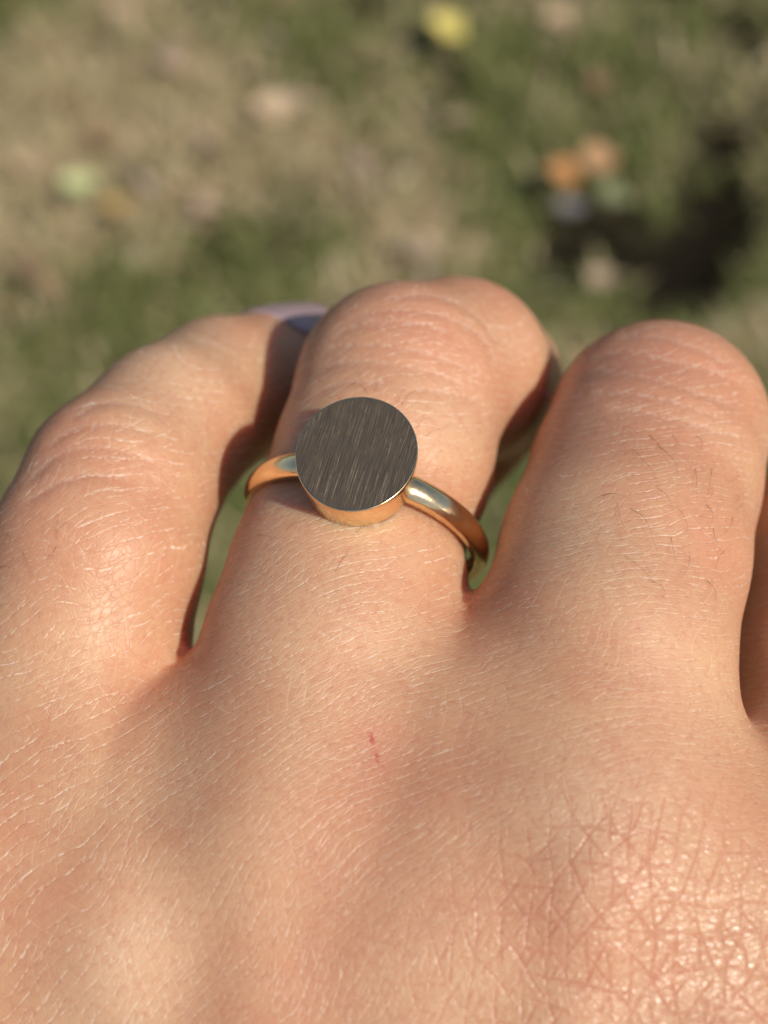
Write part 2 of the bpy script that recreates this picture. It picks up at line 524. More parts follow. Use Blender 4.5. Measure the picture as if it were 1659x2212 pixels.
def surface_nets(fn, lo, hi, h):
    nx, ny, nz = [int(math.ceil((hi[i] - lo[i]) / h)) + 1 for i in range(3)]
    xs = [lo[i] + h * np.arange(n) for i, n in enumerate((nx, ny, nz))]
    D = np.empty((nx, ny, nz), np.float32)
    # coarse pass to skip far blocks
    for i0 in range(0, nx, 16):
        i1 = min(i0 + 16, nx)
        for j0 in range(0, ny, 16):
            j1 = min(j0 + 16, ny)
            for k0 in range(0, nz, 16):
                k1 = min(k0 + 16, nz)
                c = np.array([[xs[0][i0] + xs[0][i1 - 1], xs[1][j0] + xs[1][j1 - 1], xs[2][k0] + xs[2][k1 - 1]]]) / 2
                v = fn(c)[0]
                if abs(v) > 16 * h * 0.87 + 4.0:
                    D[i0:i1, j0:j1, k0:k1] = v
                    continue
                G = np.stack(np.meshgrid(xs[0][i0:i1], xs[1][j0:j1], xs[2][k0:k1], indexing='ij'), -1)
                D[i0:i1, j0:j1, k0:k1] = fn(G)
    ins = D < 0
    acc = np.zeros((nx - 1, ny - 1, nz - 1, 3), np.float32)
    cnt = np.zeros((nx - 1, ny - 1, nz - 1), np.float32)
    def sl(o, ax):
        return tuple(slice(o[i], (None if o[i] == 1 else -1)) for i in range(3))
    for ax in range(3):
        others = [i for i in range(3) if i != ax]
        for u in (0, 1):
            for v in (0, 1):
                o0 = [0, 0, 0]; o0[others[0]] = u; o0[others[1]] = v
                o1 = list(o0); o1[ax] = 1
                A, B = D[sl(o0, ax)], D[sl(o1, ax)]
                m = (A < 0) != (B < 0)
                t = np.where(m, A / np.where(m, A - B, 1), 0)
                cnt += m
                for i in range(3):
                    acc[..., i] += m * (t if i == ax else o0[i])
    act = cnt > 0
    vid = np.full(act.shape, -1, np.int64)
    vid[act] = np.arange(act.sum())
    ijk = np.argwhere(act)
    V = (ijk + acc[act] / cnt[act][:, None]) * h + np.array(lo)
    quads = []
    for ax in range(3):
        b, c2 = [i for i in range(3) if i != ax]
        s0 = [slice(1, -1)] * 3; s0[ax] = slice(0, -1)
        s1 = [slice(1, -1)] * 3; s1[ax] = slice(1, None)
        m = ins[tuple(s0)] != ins[tuple(s1)]
        idx = np.argwhere(m)
        if not len(idx):
            continue
        inside0 = ins[tuple(s0)][m]
        base = idx.copy(); base[:, b] += 1; base[:, c2] += 1
        def g(db, dc):
            q = base.copy(); q[:, b] += db; q[:, c2] += dc
            return vid[q[:, 0], q[:, 1], q[:, 2]]
        q = np.stack([g(-1, -1), g(0, -1), g(0, 0), g(-1, 0)], 1)
        flip = inside0 if ax != 1 else ~inside0
        q[~flip] = q[~flip][:, ::-1]
        quads.append(q)
    return V, np.concatenate(quads)

allp = [t for p in FING.values() for t in p] + [t for s in BODY for t in s]
PP = np.array([pw(t) for t in allp]); RR = np.array([t[3] for t in allp])
lo = (PP - RR[:, None]).min(0) - 3; hi = (PP + RR[:, None]).max(0) + 3
V0, Q0 = surface_nets(hand_sd, lo, hi, 0.75)
# relax the net onto the true surface
for _ in range(2):
    e = 0.15
    f0 = hand_sd(V0)
    g = np.stack([hand_sd(V0 + np.eye(3)[i] * e) - f0 for i in range(3)], 1) / e
    V0 = V0 - g * (f0 / (g * g).sum(1).clip(0.2))[:, None] * 0.9

me0 = mesh_np('hand_base', V0, Q0)
tmp = bpy.data.objects.new('tmp', me0); sc.collection.objects.link(tmp)
md = tmp.modifiers.new('s', 'SUBSURF'); md.levels = 1; md.render_levels = 1
bpy.context.view_layer.update()
me = bpy.data.meshes.new_from_object(tmp.evaluated_get(bpy.context.evaluated_depsgraph_get()))
bpy.data.objects.remove(tmp); bpy.data.meshes.remove(me0)
nv = len(me.vertices)
P = np.empty(nv * 3, np.float32); me.vertices.foreach_get('co', P); P = P.reshape(-1, 3).astype(float)
N = np.empty(nv * 3, np.float32); me.vertices.foreach_get('normal', N); N = N.reshape(-1, 3)
px = P[:, 0] / -P[:, 2] * F + 829.5
py = -P[:, 1] / -P[:, 2] * F + 1106.0

def sstep(x, a, b):
    t = np.clip((x - a) / (b - a), 0, 1)
    return t * t * (3 - 2 * t)

# ---- wrinkle coordinates: phi runs across the skin lines, psi along them
FLOW = [  # (px, py, direction of the skin lines in degrees above horizontal)
 (100,1500,3),(250,1450,-4),(150,1415,2),(50,1300,6),(200,1250,0),(380,1250,-35),(300,1150,-20),(100,1100,20),(60,1000,45),(200,930,10),
 (330,900,-20),(420,850,-45),(480,760,-60),(60,1600,8),(200,1600,12),(50,1750,12),(150,1750,25),(60,1900,20),(300,1700,40),(250,1850,50),
 (350,1850,56),(100,2050,35),(200,2100,55),(400,2000,70),(500,2050,76),(560,1900,66),(500,1732,50),(600,1750,42),(600,1632,32),(750,1632,28),
 (700,1832,50),(425,1932,72),(600,2032,80),(700,2150,80),(900,2100,65),(800,1950,64),(100,2300,50),(500,2400,80),(900,2400,70),
 (750,1250,5),(600,1250,26),(900,1250,-5),(980,1250,-25),(750,1400,9),(550,1400,28),(620,1480,26),(850,1450,10),(950,1350,0),(800,1550,18),
 (520,1530,38),(430,1620,40),(870,700,0),(730,720,25),(1030,740,-40),(950,850,-12),(760,820,8),(1000,900,-20),(680,900,15),(1080,850,-35),(830,1050,2),(650,1100,20),
 (1420,820,-6),(1280,850,12),(1580,880,-25),(1420,1000,-8),(1250,1050,15),(1560,1100,-15),(1400,1250,-8),(1200,1250,20),(1400,1450,-5),
 (1200,1450,18),(1550,1450,-12),(1100,1500,25),(1300,1600,0),(1150,1620,22),(1500,1620,-8),(1000,1600,25),(1000,1750,38),(1150,1750,35),
 (1300,1700,6),(1550,1750,-5),(900,1850,48),(1050,1900,54),(1300,1850,14),(1500,1900,-3),(1000,2050,65),(1200,2100,66),(1400,2100,42),(1600,2100,36),(1700,1700,-10),(1700,2400,40),(1300,2400,60),
 (1620,1300,0),(1800,1300,0)]
FL = np.array(FLOW, float)
gstep = 25.0
gxs = np.arange(-500, 2226, gstep); gys = np.arange(450, 2926, gstep)
GX, GY = np.meshgrid(gxs, gys, indexing='ij')
d2 = (GX[..., None] - FL[:, 0]) ** 2 + (GY[..., None] - FL[:, 1]) ** 2
wt = 1 / (d2 + 60.0 ** 2) ** 1.6
th = R(1) * (wt * FL[:, 2]).sum(-1) / wt.sum(-1)
def integrate(u, v):
    """least-squares scalar field whose gradient is (u, v) per px: conjugate gradients"""
    ux = (u[1:] + u[:-1]) / 2 * gstep; vy = (v[:, 1:] + v[:, :-1]) / 2 * gstep
    def div(a, b):
        o = np.zeros(GX.shape)
        o[1:] += a; o[:-1] -= a; o[:, 1:] += b; o[:, :-1] -= b
        return o
    A_ = lambda f: div(np.diff(f, axis=0), np.diff(f, axis=1))
    x = np.zeros(GX.shape); r = div(ux, vy); p = r.copy(); rs = (r * r).sum()
    for _ in range(900):
        Ap = A_(p); al = rs / (p * Ap).sum()
        x += al * p; r -= al * Ap; rn = (r * r).sum()
        if rn < 1e-8: break
        p = r + rn / rs * p; rs = rn
    return x
PH = integrate(-np.sin(th) / 27, -np.cos(th) / 27)      # across the lines, in mm
PS = integrate(np.cos(th) / 27, -np.sin(th) / 27)       # along them
def sample(Fg):
    fx = np.clip((px - gxs[0]) / gstep, 0, len(gxs) - 1.001); fy = np.clip((py - gys[0]) / gstep, 0, len(gys) - 1.001)
    i0 = fx.astype(int); j0 = fy.astype(int); a = fx - i0; b = fy - j0
    return (Fg[i0, j0] * (1 - a) * (1 - b) + Fg[i0 + 1, j0] * a * (1 - b) + Fg[i0, j0 + 1] * (1 - a) * b + Fg[i0 + 1, j0 + 1] * a * b)
uv = np.stack([sample(PH), sample(PS)], 1)

def polydist(Pt, pl, depth_gate=True):
    """distance in mm, measured on the skin as seen from the front, to a polyline given in px"""
    q = np.stack([px, py], 1)
    best = np.full(len(q), 1e3)
    for a, b in zip(pl[:-1], pl[1:]):
        a = np.array(a, float); b = np.array(b, float)
        ab = b - a
        t = np.clip(((q - a) @ ab) / (ab @ ab), 0, 1)
        best = np.minimum(best, np.linalg.norm(q - a - t[:, None] * ab, axis=1))
    return best / 27.0

def arcpl(pts, n=10):
    """smooth polyline through points (Catmull-Rom)"""
    pts = [np.array(p, float) for p in pts]
    p = [2 * pts[0] - pts[1]] + pts + [2 * pts[-1] - pts[-2]]
    out = []
    for i in range(1, len(p) - 2):
        for t in np.linspace(0, 1, n, endpoint=False):
            out.append(.5 * ((2 * p[i]) + (-p[i-1] + p[i+1]) * t + (2*p[i-1] - 5*p[i] + 4*p[i+1] - p[i+2]) * t*t + (-p[i-1] + 3*p[i] - 3*p[i+1] + p[i+2]) * t**3))
    out.append(pts[-1])
    return out
CREASES = [
 [(762,690),(800,676),(870,668),(950,680),(1010,704),(1050,738),(1074,785)],
 [(735,716),(790,698),(850,694),(910,700),(965,716)],
 [(720,748),(790,742),(860,750),(940,768),(1035,806)],
 [(700,790),(780,778),(870,790),(960,812),(1020,842)],
 [(860,640),(920,636),(980,650),(1040,690),(1070,730)],
 [(900,842),(960,846),(1030,866)],
 [(690,840),(760,822),(830,826)],
 [(1250,808),(1320,800),(1405,816),(1480,838),(1575,872)],
 [(1290,770),(1360,757),(1455,780),(1540,800),(1600,830)],
 [(1330,880),(1400,892),(1490,912),(1600,946)],
 [(1300,850),(1380,852),(1470,872),(1560,905)],
 [(1350,725),(1430,728),(1510,752),(1570,785)],
 [(110,960),(150,930),(210,915),(270,918),(330,935)],
 [(70,1030),(120,985),(190,965),(260,972),(340,1000)],
 [(160,900),(220,870),(290,872),(350,895)],
 [(60,1080),(130,1040),(200,1025),(280,1035)],
]
crease = np.full(nv, 9.0)
for cr in CREASES:
    crease = np.minimum(crease, polydist(P, arcpl(cr, 5)))
front = sstep(N[:, 2], -0.1, 0.25)
crease = crease + (1 - front) * 5
# folds are real relief: press the surface in along them
dp = -0.09 * np.exp(-(crease / 0.42) ** 2) + 0.035 * np.exp(-((crease - 0.9) / 0.5) ** 2)
# soft groove below the knuckles and a tendon ridge
def bump_line(pl, w, amp):
    return amp * np.exp(-(polydist(P, pl) / w) ** 2) * front
dp = dp + bump_line([(1290,1900),(1240,2150),(1190,2400)], 4.0, 0.5)
dp = dp + bump_line([(230,2100),(330,2300),(400,2500)], 3.5, 0.4)
P2 = P + N * dp[:, None]
# the ring presses the skin in under its head and all along the band
_n = np.array([0.275, 0.868, -0.415]); _n /= np.linalg.norm(_n)
_u = np.array([0, 0, 1.0]) - _n * _n[2]; _u /= np.linalg.norm(_u)
_w = np.cross(_n, _u); _w = _w if _w[0] > 0 else -_w
_ub = _u * math.cos(R(-10)) + _w * math.sin(R(-10))
_c = cp(790, 1137, 113.5)
_d = np.linalg.norm(P - (_c + _ub * 9.4), axis=1)
P2 -= _ub * (0.75 * np.exp(-(_d / 6.2) ** 4) * sstep(N[:, 2], 0.0, 0.4))[:, None]
_ax = (P - _c) @ _n; _rd = np.linalg.norm(P - _c - _ax[:, None] * _n, axis=1)
_near = (_rd < 10.3) & (np.abs(_ax) < 4)
P2 -= N * (0.16 * np.exp(-(_ax / 1.2) ** 2) - 0.10 * np.exp(-((np.abs(_ax) - 2.2) / 0.8) ** 2))[:, None] * _near[:, None]

redmark = np.minimum(polydist(P, [(797,1580),(806,1606),(812,1630),(826,1662)]), polydist(P, [(1368,1355),(1382,1360)]) + 0.15)
redmark += (1 - front) * 5
knuckle = np.exp(-(((px - 1460) / 600) ** 2 + ((py - 2190) / 420) ** 2) ** 1.0)
knuckle = np.clip(knuckle * 1.15 + 0.9 * np.exp(-(((px - 1340) / 200) ** 2 + ((py - 1880) / 130) ** 2)), 0, 1) * front
pink = np.zeros(nv)
for (x, y, r, s) in ((880,690,190,.9),(1450,770,180,1.0),(1330,800,100,.5),(90,980,160,.9),(120,1250,90,.35),(830,1640,150,.5),(930,1730,260,.35),(1180,1930,150,.35),(1340,1780,130,.4),
                     (1230,900,90,.6),(1110,1250,110,.5),(470,1380,120,.4),(550,1130,70,.5),(700,2050,190,.6),(420,2200,120,.3),(30,2000,120,.3),(0,1200,120,.4),(1040,1380,80,.5),(1500,1180,130,.3),(330,1480,90,.5),(300,1100,90,.3)):
    pink += s * np.exp(-(((px - x) ** 2 + (py - y) ** 2) / r ** 2))
pale = np.zeros(nv)
for (x, y, r, s) in ((240,2120,150,1.0),(330,1980,110,.5),(150,1500,150,.2),(1250,1770,120,.8),(1250,1100,120,.6),(700,1350,180,.5),(1500,1500,160,.4),(980,900,120,.5),(390,780,120,.7),(900,2050,160,.4),(1130,740,60,.5),(560,1850,150,.3)):
    pale += s * np.exp(-(((px - x) ** 2 + (py - y) ** 2) / r ** 2))

W = to_world(P2)
hand_o = to_world(np.array(cp(800, 1900, 100)))
me.vertices.foreach_set('co', (W - hand_o).astype(np.float32).ravel())
me.name = 'hand'
me.update()
me.shade_smooth()
def vattr(name, a):
    at = me.attributes.new(name, 'FLOAT', 'POINT')
    at.data.foreach_set('value', a.astype(np.float32))
def vvec(name, a):
    at = me.attributes.new(name, 'FLOAT_VECTOR', 'POINT')
    at.data.foreach_set('vector', a.astype(np.float32).ravel())
vvec('skin_uv', np.column_stack([uv, np.zeros(nv)]))
vvec('mm', P)
vattr('crease', np.clip(crease, 0, 5)); vattr('scratch', np.clip(redmark, 0, 5)); vattr('knuckle', knuckle)
vattr('pink', np.clip(pink, 0, 1.2)); vattr('pale', np.clip(pale, 0, 1.2))

# ---- skin material
nt = NT('skin')
A = nt.attr
uvv = A('skin_uv').outputs['Vector']; mm = A('mm').outputs['Vector']
crs = A('crease').outputs['Fac']; scr = A('scratch').outputs['Fac']; knu = A('knuckle').outputs['Fac']
pnk = A('pink').outputs['Fac']; ple = A('pale').outputs['Fac']
# wobble the wrinkle coordinates
w1 = nt.noise(mm, 0.3, 1, .5)
wob = nt.vmath('MULTIPLY', nt.vmath('SUBTRACT', w1.outputs['Color'], (0.5, 0.5, 0.5)), (0.8, 0.8, 0))
w2 = nt.noise(mm, 1.3, 2, .5)
wob2 = nt.vmath('MULTIPLY', nt.vmath('SUBTRACT', w2.outputs['Color'], (0.5, 0.5, 0.5)), (0.16, 0.16, 0))
q = nt.vmath('ADD', nt.vmath('ADD', uvv, wob), wob2)
def family(sp, rot, wid, warp, wscale, seed):
    """one family of long, gently wandering skin lines; sp = spacing in mm"""
    mp = nt.n('ShaderNodeMapping'); mp.inputs['Rotation'].default_value = (0, 0, rot)
    nt.l(q, mp.inputs['Vector'])
    sx_ = nt.n('ShaderNodeSeparateXYZ'); nt.l(mp.outputs[0], sx_.inputs[0])
    nz = nt.noise(nt.vmath('ADD', mm, (seed, seed * 2.3, 0)), wscale, 0.0, .5)
    x = nt.math('MULTIPLY_ADD', nz.outputs[0], warp, nt.math('DIVIDE', sx_.outputs[0], sp))
    fr = nt.math('ABSOLUTE', nt.math('SUBTRACT', nt.math('FRACT', x), 0.5))
    return nt.ramp(fr, 0.0, wid, 1.0, 0.0)
def seg_(scale, a, b, seed):
    return nt.ramp(nt.noise(nt.vmath('ADD', mm, (seed, 0, seed)), scale, 3, .6).outputs[0], a, b)
seg = seg_(0.45, .42, .58, 0); seg2 = seg_(0.55, .43, .58, 31)
L1 = family(0.80, 0.0, 0.11, 3.6, 0.13, 3)
L2 = nt.math('MULTIPLY', family(0.62, 0.22, 0.12, 4.0, 0.15, 11), seg2)
L3 = nt.math('MULTIPLY', family(0.90, -0.80, 0.09, 3.6, 0.15, 23), seg_(0.4, .40, .58, 57))
L5 = nt.math('MULTIPLY', family(1.00, 0.95, 0.08, 3.6, 0.15, 41), seg_(0.4, .40, .58, 77))
mpv = nt.vmath('MULTIPLY', q, (2.1, 1.2, 0))
L4 = nt.ramp(nt.voro(mpv, 1.0, 'DISTANCE_TO_EDGE', '2D', 1.0).outputs['Distance'], 0, .10, 1, 0)
def kfam(ang, sp, wid, seed):
    mp = nt.n('ShaderNodeMapping'); mp.inputs['Rotation'].default_value = (0, 0, ang)
    nt.l(mm, mp.inputs['Vector'])
    sx_ = nt.n('ShaderNodeSeparateXYZ'); nt.l(mp.outputs[0], sx_.inputs[0])
    nz = nt.noise(nt.vmath('ADD', mm, (seed, 0, 0)), 0.13, 1, .5)
    x = nt.math('MULTIPLY_ADD', nz.outputs[0], 2.2, nt.math('DIVIDE', sx_.outputs[0], sp))
    fr = nt.math('ABSOLUTE', nt.math('SUBTRACT', nt.math('FRACT', x), 0.5))
    return nt.math('MULTIPLY', nt.ramp(fr, 0.0, wid, 1.0, 0.0), nt.ramp(nt.noise(nt.vmath('ADD', mm, (0, seed, 5)), .4, 2, .5).outputs[0], .38, .54))
K1 = nt.math('MAXIMUM', kfam(R(35), 1.7, .10, 3), nt.math('MAXIMUM', kfam(R(2), 1.5, .10, 19), nt.math('MAXIMUM', kfam(R(-82), 1.8, .09, 37), kfam(R(-35), 2.1, .08, 59))))
kv2 = nt.voro(nt.vmath('MULTIPLY', q, (1.25, .9, 0)), 1.5, 'DISTANCE_TO_EDGE')
K2 = nt.ramp(kv2.outputs['Distance'], 0.0, 0.2, 1.0, 0.0)
inv = nt.math('SUBTRACT', 1.0, knu)
grain = nt.noise(mm, 5.0, 3, .65)
# height in mm
h = nt.math('MULTIPLY', L1, nt.math('MULTIPLY_ADD', seg, -0.024, -0.020))
h = nt.math('MULTIPLY_ADD', L2, -0.026, h)
h = nt.math('MULTIPLY_ADD', L3, -0.020, h)
h = nt.math('MULTIPLY_ADD', L5, -0.018, h)
h = nt.math('MULTIPLY_ADD', L4, -0.018, h)
h = nt.math('MULTIPLY_ADD', K1, nt.math('MULTIPLY', knu, -0.065), h)
h = nt.math('MULTIPLY_ADD', K2, nt.math('MULTIPLY_ADD', knu, -0.022, -0.003), h)
h = nt.math('MULTIPLY_ADD', grain.outputs[0], nt.math('MULTIPLY_ADD', knu, 0.006, 0.012), h)
cr = nt.ramp(crs, 0.0, 0.28, 1.0, 0.0)
h = nt.math('MULTIPLY_ADD', cr, -0.035, h)
bmp = nt.n('ShaderNodeBump'); bmp.inputs['Strength'].default_value = 1.0
bmp.inputs['Distance'].default_value = S
nt.l(h, bmp.inputs['Height'])
# colour
blotch = nt.noise(mm, 0.13, 4, .55)
base = nt.mix(nt.ramp(blotch.outputs[0], .35, .68), (0.605, 0.338, 0.192, 1), (0.565, 0.272, 0.153, 1))
base = nt.mix(nt.math('MULTIPLY', pnk, 0.60, clamp=True), base, (0.55, 0.222, 0.135, 1))
base = nt.mix(nt.math('MULTIPLY', ple, 0.60, clamp=True), base, (0.67, 0.44, 0.275, 1))
fine = nt.noise(mm, 1.6, 3, .6)
base = nt.mix(nt.ramp(fine.outputs[0], .45, .72, 0.0, 0.40), base, (0.50, 0.20, 0.125, 1))
freck = nt.voro(mm, 0.16, 'F1')
# dry pale edges of the skin lines, with their sun glint painted in
dry_glint = nt.math('MAXIMUM', nt.math('MULTIPLY', nt.ramp(L1, .35, .9), seg), nt.math('MULTIPLY', nt.ramp(L2, .4, .9), .8))
dry_glint = nt.math('MAXIMUM', dry_glint, nt.math('MULTIPLY', nt.ramp(L3, .5, 1.0), .4))
dry_glint = nt.math('MAXIMUM', dry_glint, nt.math('MULTIPLY', cr, .55))
dry_glint = nt.math('MULTIPLY', dry_glint, nt.ramp(nt.noise(mm, 2.6, 2, .6).outputs[0], .38, .62))
dry_glint = nt.math('MAXIMUM', dry_glint, nt.math('MULTIPLY', nt.ramp(L5, .5, 1.0), .3))
dry = nt.math('MULTIPLY', dry_glint, nt.math('MULTIPLY_ADD', knu, -0.9, 1.0))
base = nt.mix(nt.math('MULTIPLY', dry, 0.60), base, (0.92, 0.78, 0.62, 1))
# redder bottoms of the folds
deep = nt.math('MULTIPLY', nt.math('MAXIMUM', nt.math('MULTIPLY', K1, knu), nt.math('MULTIPLY', cr, .4)), 0.60)
base = nt.mix(deep, base, (0.52, 0.20, 0.12, 1))
sm = nt.math('MULTIPLY', nt.ramp(scr, 0.10, 0.30, 1.0, 0.0), nt.ramp(nt.noise(mm, 1.6, 2).outputs[0], .28, .48))
halo = nt.ramp(scr, 0.0, 1.5, 0.12, 0.0)
base = nt.mix(halo, base, (0.62, 0.20, 0.16, 1))
base = nt.mix(nt.math('MULTIPLY', sm, .75), base, (0.45, 0.07, 0.06, 1))
nt.l(base, nt.b.inputs['Base Color'])
ro = nt.math('MULTIPLY_ADD', grain.outputs[0], 0.25, 0.30)
ro = nt.math('SUBTRACT', ro, nt.math('MULTIPLY', knu, 0.15))
nt.l(ro, nt.b.inputs['Roughness'])
nt.l(nt.math('MULTIPLY_ADD', knu, 0.20, 0.48), nt.b.inputs['Specular IOR Level'])
nt.b.inputs['Subsurface Weight'].default_value = 1.0
nt.b.subsurface_method = 'BURLEY'
nt.b.inputs['Subsurface Radius'].default_value = (1.0, 0.30, 0.15)
nt.b.inputs['Subsurface Scale'].default_value = 0.0022
nt.b.inputs['IOR'].default_value = 1.42
nt.l(bmp.outputs[0], nt.b.inputs['Normal'])
M_skin = nt.m
hand = link('hand', me, None, [M_skin])
hand.location = hand_o
tag(hand, 'left hand in a loose fist seen from the back, gold ring on one finger', 'hand')
bpy.context.view_layer.update()

# BVH in world space for placing hairs and nails on the skin
bvh = BVHTree.FromPolygons([Vector(v) for v in W], [tuple(p.vertices) for p in me.polygons])
def skin_hit(x, y):
    v = Vector(CM[:3, :3] @ np.array((x - 829.5, -(y - 1106.0), -F))).normalized()
    loc, nor, idx, dist = bvh.ray_cast(cam.location, v)
    return loc, nor

# ---- finger nails
nt = NT('lilac_nail_polish')
nt.b.inputs['Base Color'].default_value = (0.38, 0.26, 0.28, 1)
nt.b.inputs['Roughness'].default_value = 0.32
nt.b.inputs['Coat Weight'].default_value = 0.2
nt.b.inputs['Coat Roughness'].default_value = 0.05
fz = nt.noise(nt.n('ShaderNodeTexCoord').outputs['Object'], 900, 2)
b2 = nt.n('ShaderNodeBump'); b2.inputs['Strength'].default_value = .15; b2.inputs['Distance'].default_value = 5e-5
nt.l(fz.outputs[0], b2.inputs['Height']); nt.l(b2.outputs[0], nt.b.inputs['Normal'])
M_nail = nt.m
def nail(a, b, up, r0, r1, t0, t1, half=0.95):
    A_, B_ = a, b
    ax = (B_ - A_) / np.linalg.norm(B_ - A_)
    L = np.linalg.norm(B_ - A_)
    u = np.array(up, float); u -= ax * (u @ ax); u /= np.linalg.norm(u)
    s = np.cross(ax, u)
    vs, fs = [], []
    nu, nv_ = 14, 14
    for i in range(nu + 1):
        t = t0 + (t1 - t0) * i / nu
        r = r0 + (r1 - r0) * min(t, 1)
        e = abs(2 * i / nu - 1)
        hw = half * (1 - e ** 4) ** 0.5 if e < 1 else 0.12
        hw = max(hw, 0.22)
        for j in range(nv_ + 1):
            th = hw * (2 * j / nv_ - 1)
            lift = 0.22 + 0.35 * math.sin(math.pi * i / nu) - 0.25 * (abs(th) / half) ** 3
            p = A_ + ax * L * t + (u * math.cos(th) + s * math.sin(th)) * (r + lift)
            vs.append(tuple(to_world(p)))
    k = nv_ + 1
    for i in range(nu):
        for j in range(nv_):
            fs.append((i * k + j, i * k + j + 1, (i + 1) * k + j + 1, (i + 1) * k + j))
    m = bpy.data.meshes.new('fingernail'); m.from_pydata(vs, [], fs); m.shade_smooth()
    o = link('fingernail', m, hand, [M_nail])
    sm = o.modifiers.new('t', 'SOLIDIFY'); sm.thickness = 0.0004; sm.offset = -1
    return o
pk = FING['pinky']
o = nail(pw(pk[6]), pw(pk[7]), (-0.15, 0.92, 0.40), pk[6][3], pk[7][3], 0.50, 1.25, 0.9)
o['label'] = 'lilac painted nail of the little finger'
for nme, up in (('ring', (0.1, -0.3, -1)), ('middle', (0.1, -0.3, -1)), ('index', (0, -.3, -1)), ('thumb', (0.3, .2, 1))):
    f = FING[nme]
    nail(pw(f[-2]), pw(f[-1]), up, f[-2][3], f[-1][3], 0.55, 1.15, 0.9)

# ---- hairs
nt = NT('fine_hair')
nt.b.inputs['Base Color'].default_value = (0.20, 0.095, 0.05, 1)
nt.b.inputs['Roughness'].default_value = 0.4
M_hair = nt.m
def hair(pts, thick=0.032, lift=0.5):
    cv = arcpl(pts, 6)
    out = []
    n = len(cv)
    for i, (x, y) in enumerate(cv):
        loc, nor = skin_hit(x, y)
        if loc is None:
            return
        nor0 = nor0 * .7 + nor * .3 if i else nor
        nor = nor0
        t = i / (n - 1)
        out.append(loc + nor * (S * (0.02 + lift * math.sin(math.pi * min(t * .75, 1)) )))
    rad = [S * thick * (1 - 0.75 * (i / (n - 1)) ** 1.5) for i in range(n)]
    vs, fs = tube(out, rad, 4)
    m = bpy.data.meshes.new('hair'); m.from_pydata(vs, [], fs); m.shade_smooth()
    link('hair', m, hand, [M_hair])
def c2(*p):   # from crop of the middle finger to picture units
    return [((960 + x * .5787) * .8641, (650 + y * .5787) * .8641) for x, y in p]
def c1(*p):
    return [(x * .5, 605 + y * .5) for x, y in p]
def c3(*p):
    return [((560 + x * .42194) * .8641, (940 + y * .42194) * .8641) for x, y in p]
H = [
 c2((1080,820),(1120,870),(1160,920),(1180,985)), c2((1180,800),(1220,850),(1250,900),(1262,960)), c2((1180,985),(1215,1030),(1240,1090)),
 c2((1035,720),(1070,745),(1100,780)), c2((1145,755),(1175,790),(1200,825)), c2((1265,1065),(1295,1130),(1312,1225)), c2((1065,1075),(1110,1115),(1140,1170),(1170,1270)),
 c2((1010,1050),(1015,1110),(1038,1165)), c2((1040,1280),(1100,1330),(1160,1390)), c2((1320,1280),(1300,1330),(1270,1390)), c2((1415,900),(1405,960),(1385,1050)),
 c2((1395,1060),(1405,1110),(1385,1180)), c2((1530,1015),(1505,1045),(1475,1075)), c2((1550,1055),(1520,1075),(1500,1085)), c2((1505,1110),(1490,1150),(1450,1195)),
 c2((1350,760),(1365,800),(1345,860)), c2((1345,900),(1340,970),(1340,1040)), c2((1395,1385),(1420,1430),(1422,1480)), c2((1150,1385),(1190,1420),(1212,1465)),
 c2((1415,985),(1400,1020),(1370,1060)), c2((1530,930),(1500,955),(1470,960)), c2((1245,755),(1262,790),(1250,830)), c2((1420,1160),(1418,1210),(1440,1260)),
 c2((1080,820),(1072,850),(1090,880)), c2((940,1020),(1000,1025),(1075,1055)), c2((1470,1255),(1440,1290),(1430,1330)), c2((1240,1200),(1235,1260),(1250,1310)),
 c1((100,1175),(130,1225),(158,1285)), c1((285,1045),(262,1085),(250,1135)), c1((245,1150),(236,1180),(234,1210)), c1((20,1100),(60,1110),(98,1140)), c1((2,1420),(30,1405),(62,1408)),
 c1((0,1240),(35,1238),(68,1248)), c1((252,1035),(250,1080),(258,1125)),
 c3((660,1160),(710,1080),(765,1025),(850,1008)), c3((1140,310),(1170,260),(1190,205),(1195,170)), c3((1190,360),(1250,325),(1345,295)), c3((1030,160),(1050,115),(1085,82)),
 c3((690,138),(670,110),(645,88)), c3((850,100),(820,68),(775,55),(720,75)), c3((1055,170),(1090,120),(1150,95),(1210,92)), c3((640,130),(620,128),(600,150)),
 c3((200,940),(260,955),(330,965)), c3((370,915),(420,885),(480,870)), c3((890,90),(920,40),(960,10)), c3((780,930),(850,890),(940,872)),
]
for i, hpts in enumerate(H):
    hair(hpts, thick=random.uniform(.012, .020), lift=random.uniform(.12, .5))

# ================================================================== RING
nt = NT('polished_gold')
tcx = nt.n('ShaderNodeTexCoord')
gn = nt.noise(tcx.outputs['Object'], 700, 3, .6)
c = nt.mix(nt.ramp(gn.outputs[0], .35, .7), (0.88, 0.67, 0.40, 1), (0.83, 0.60, 0.33, 1))
nt.l(c, nt.b.inputs['Base Color'])
nt.b.inputs['Metallic'].default_value = 1.0
gn2 = nt.noise(tcx.outputs['Object'], 1600, 3, .7)
nt.l(nt.ramp(gn2.outputs[0], .3, .7, .13, .26), nt.b.inputs['Roughness'])
b2 = nt.n('ShaderNodeBump'); b2.inputs['Strength'].default_value = .35; b2.inputs['Distance'].default_value = 6e-5
nt.l(gn.outputs[0], b2.inputs['Height']); nt.l(b2.outputs[0], nt.b.inputs['Normal'])
M_gold = nt.m

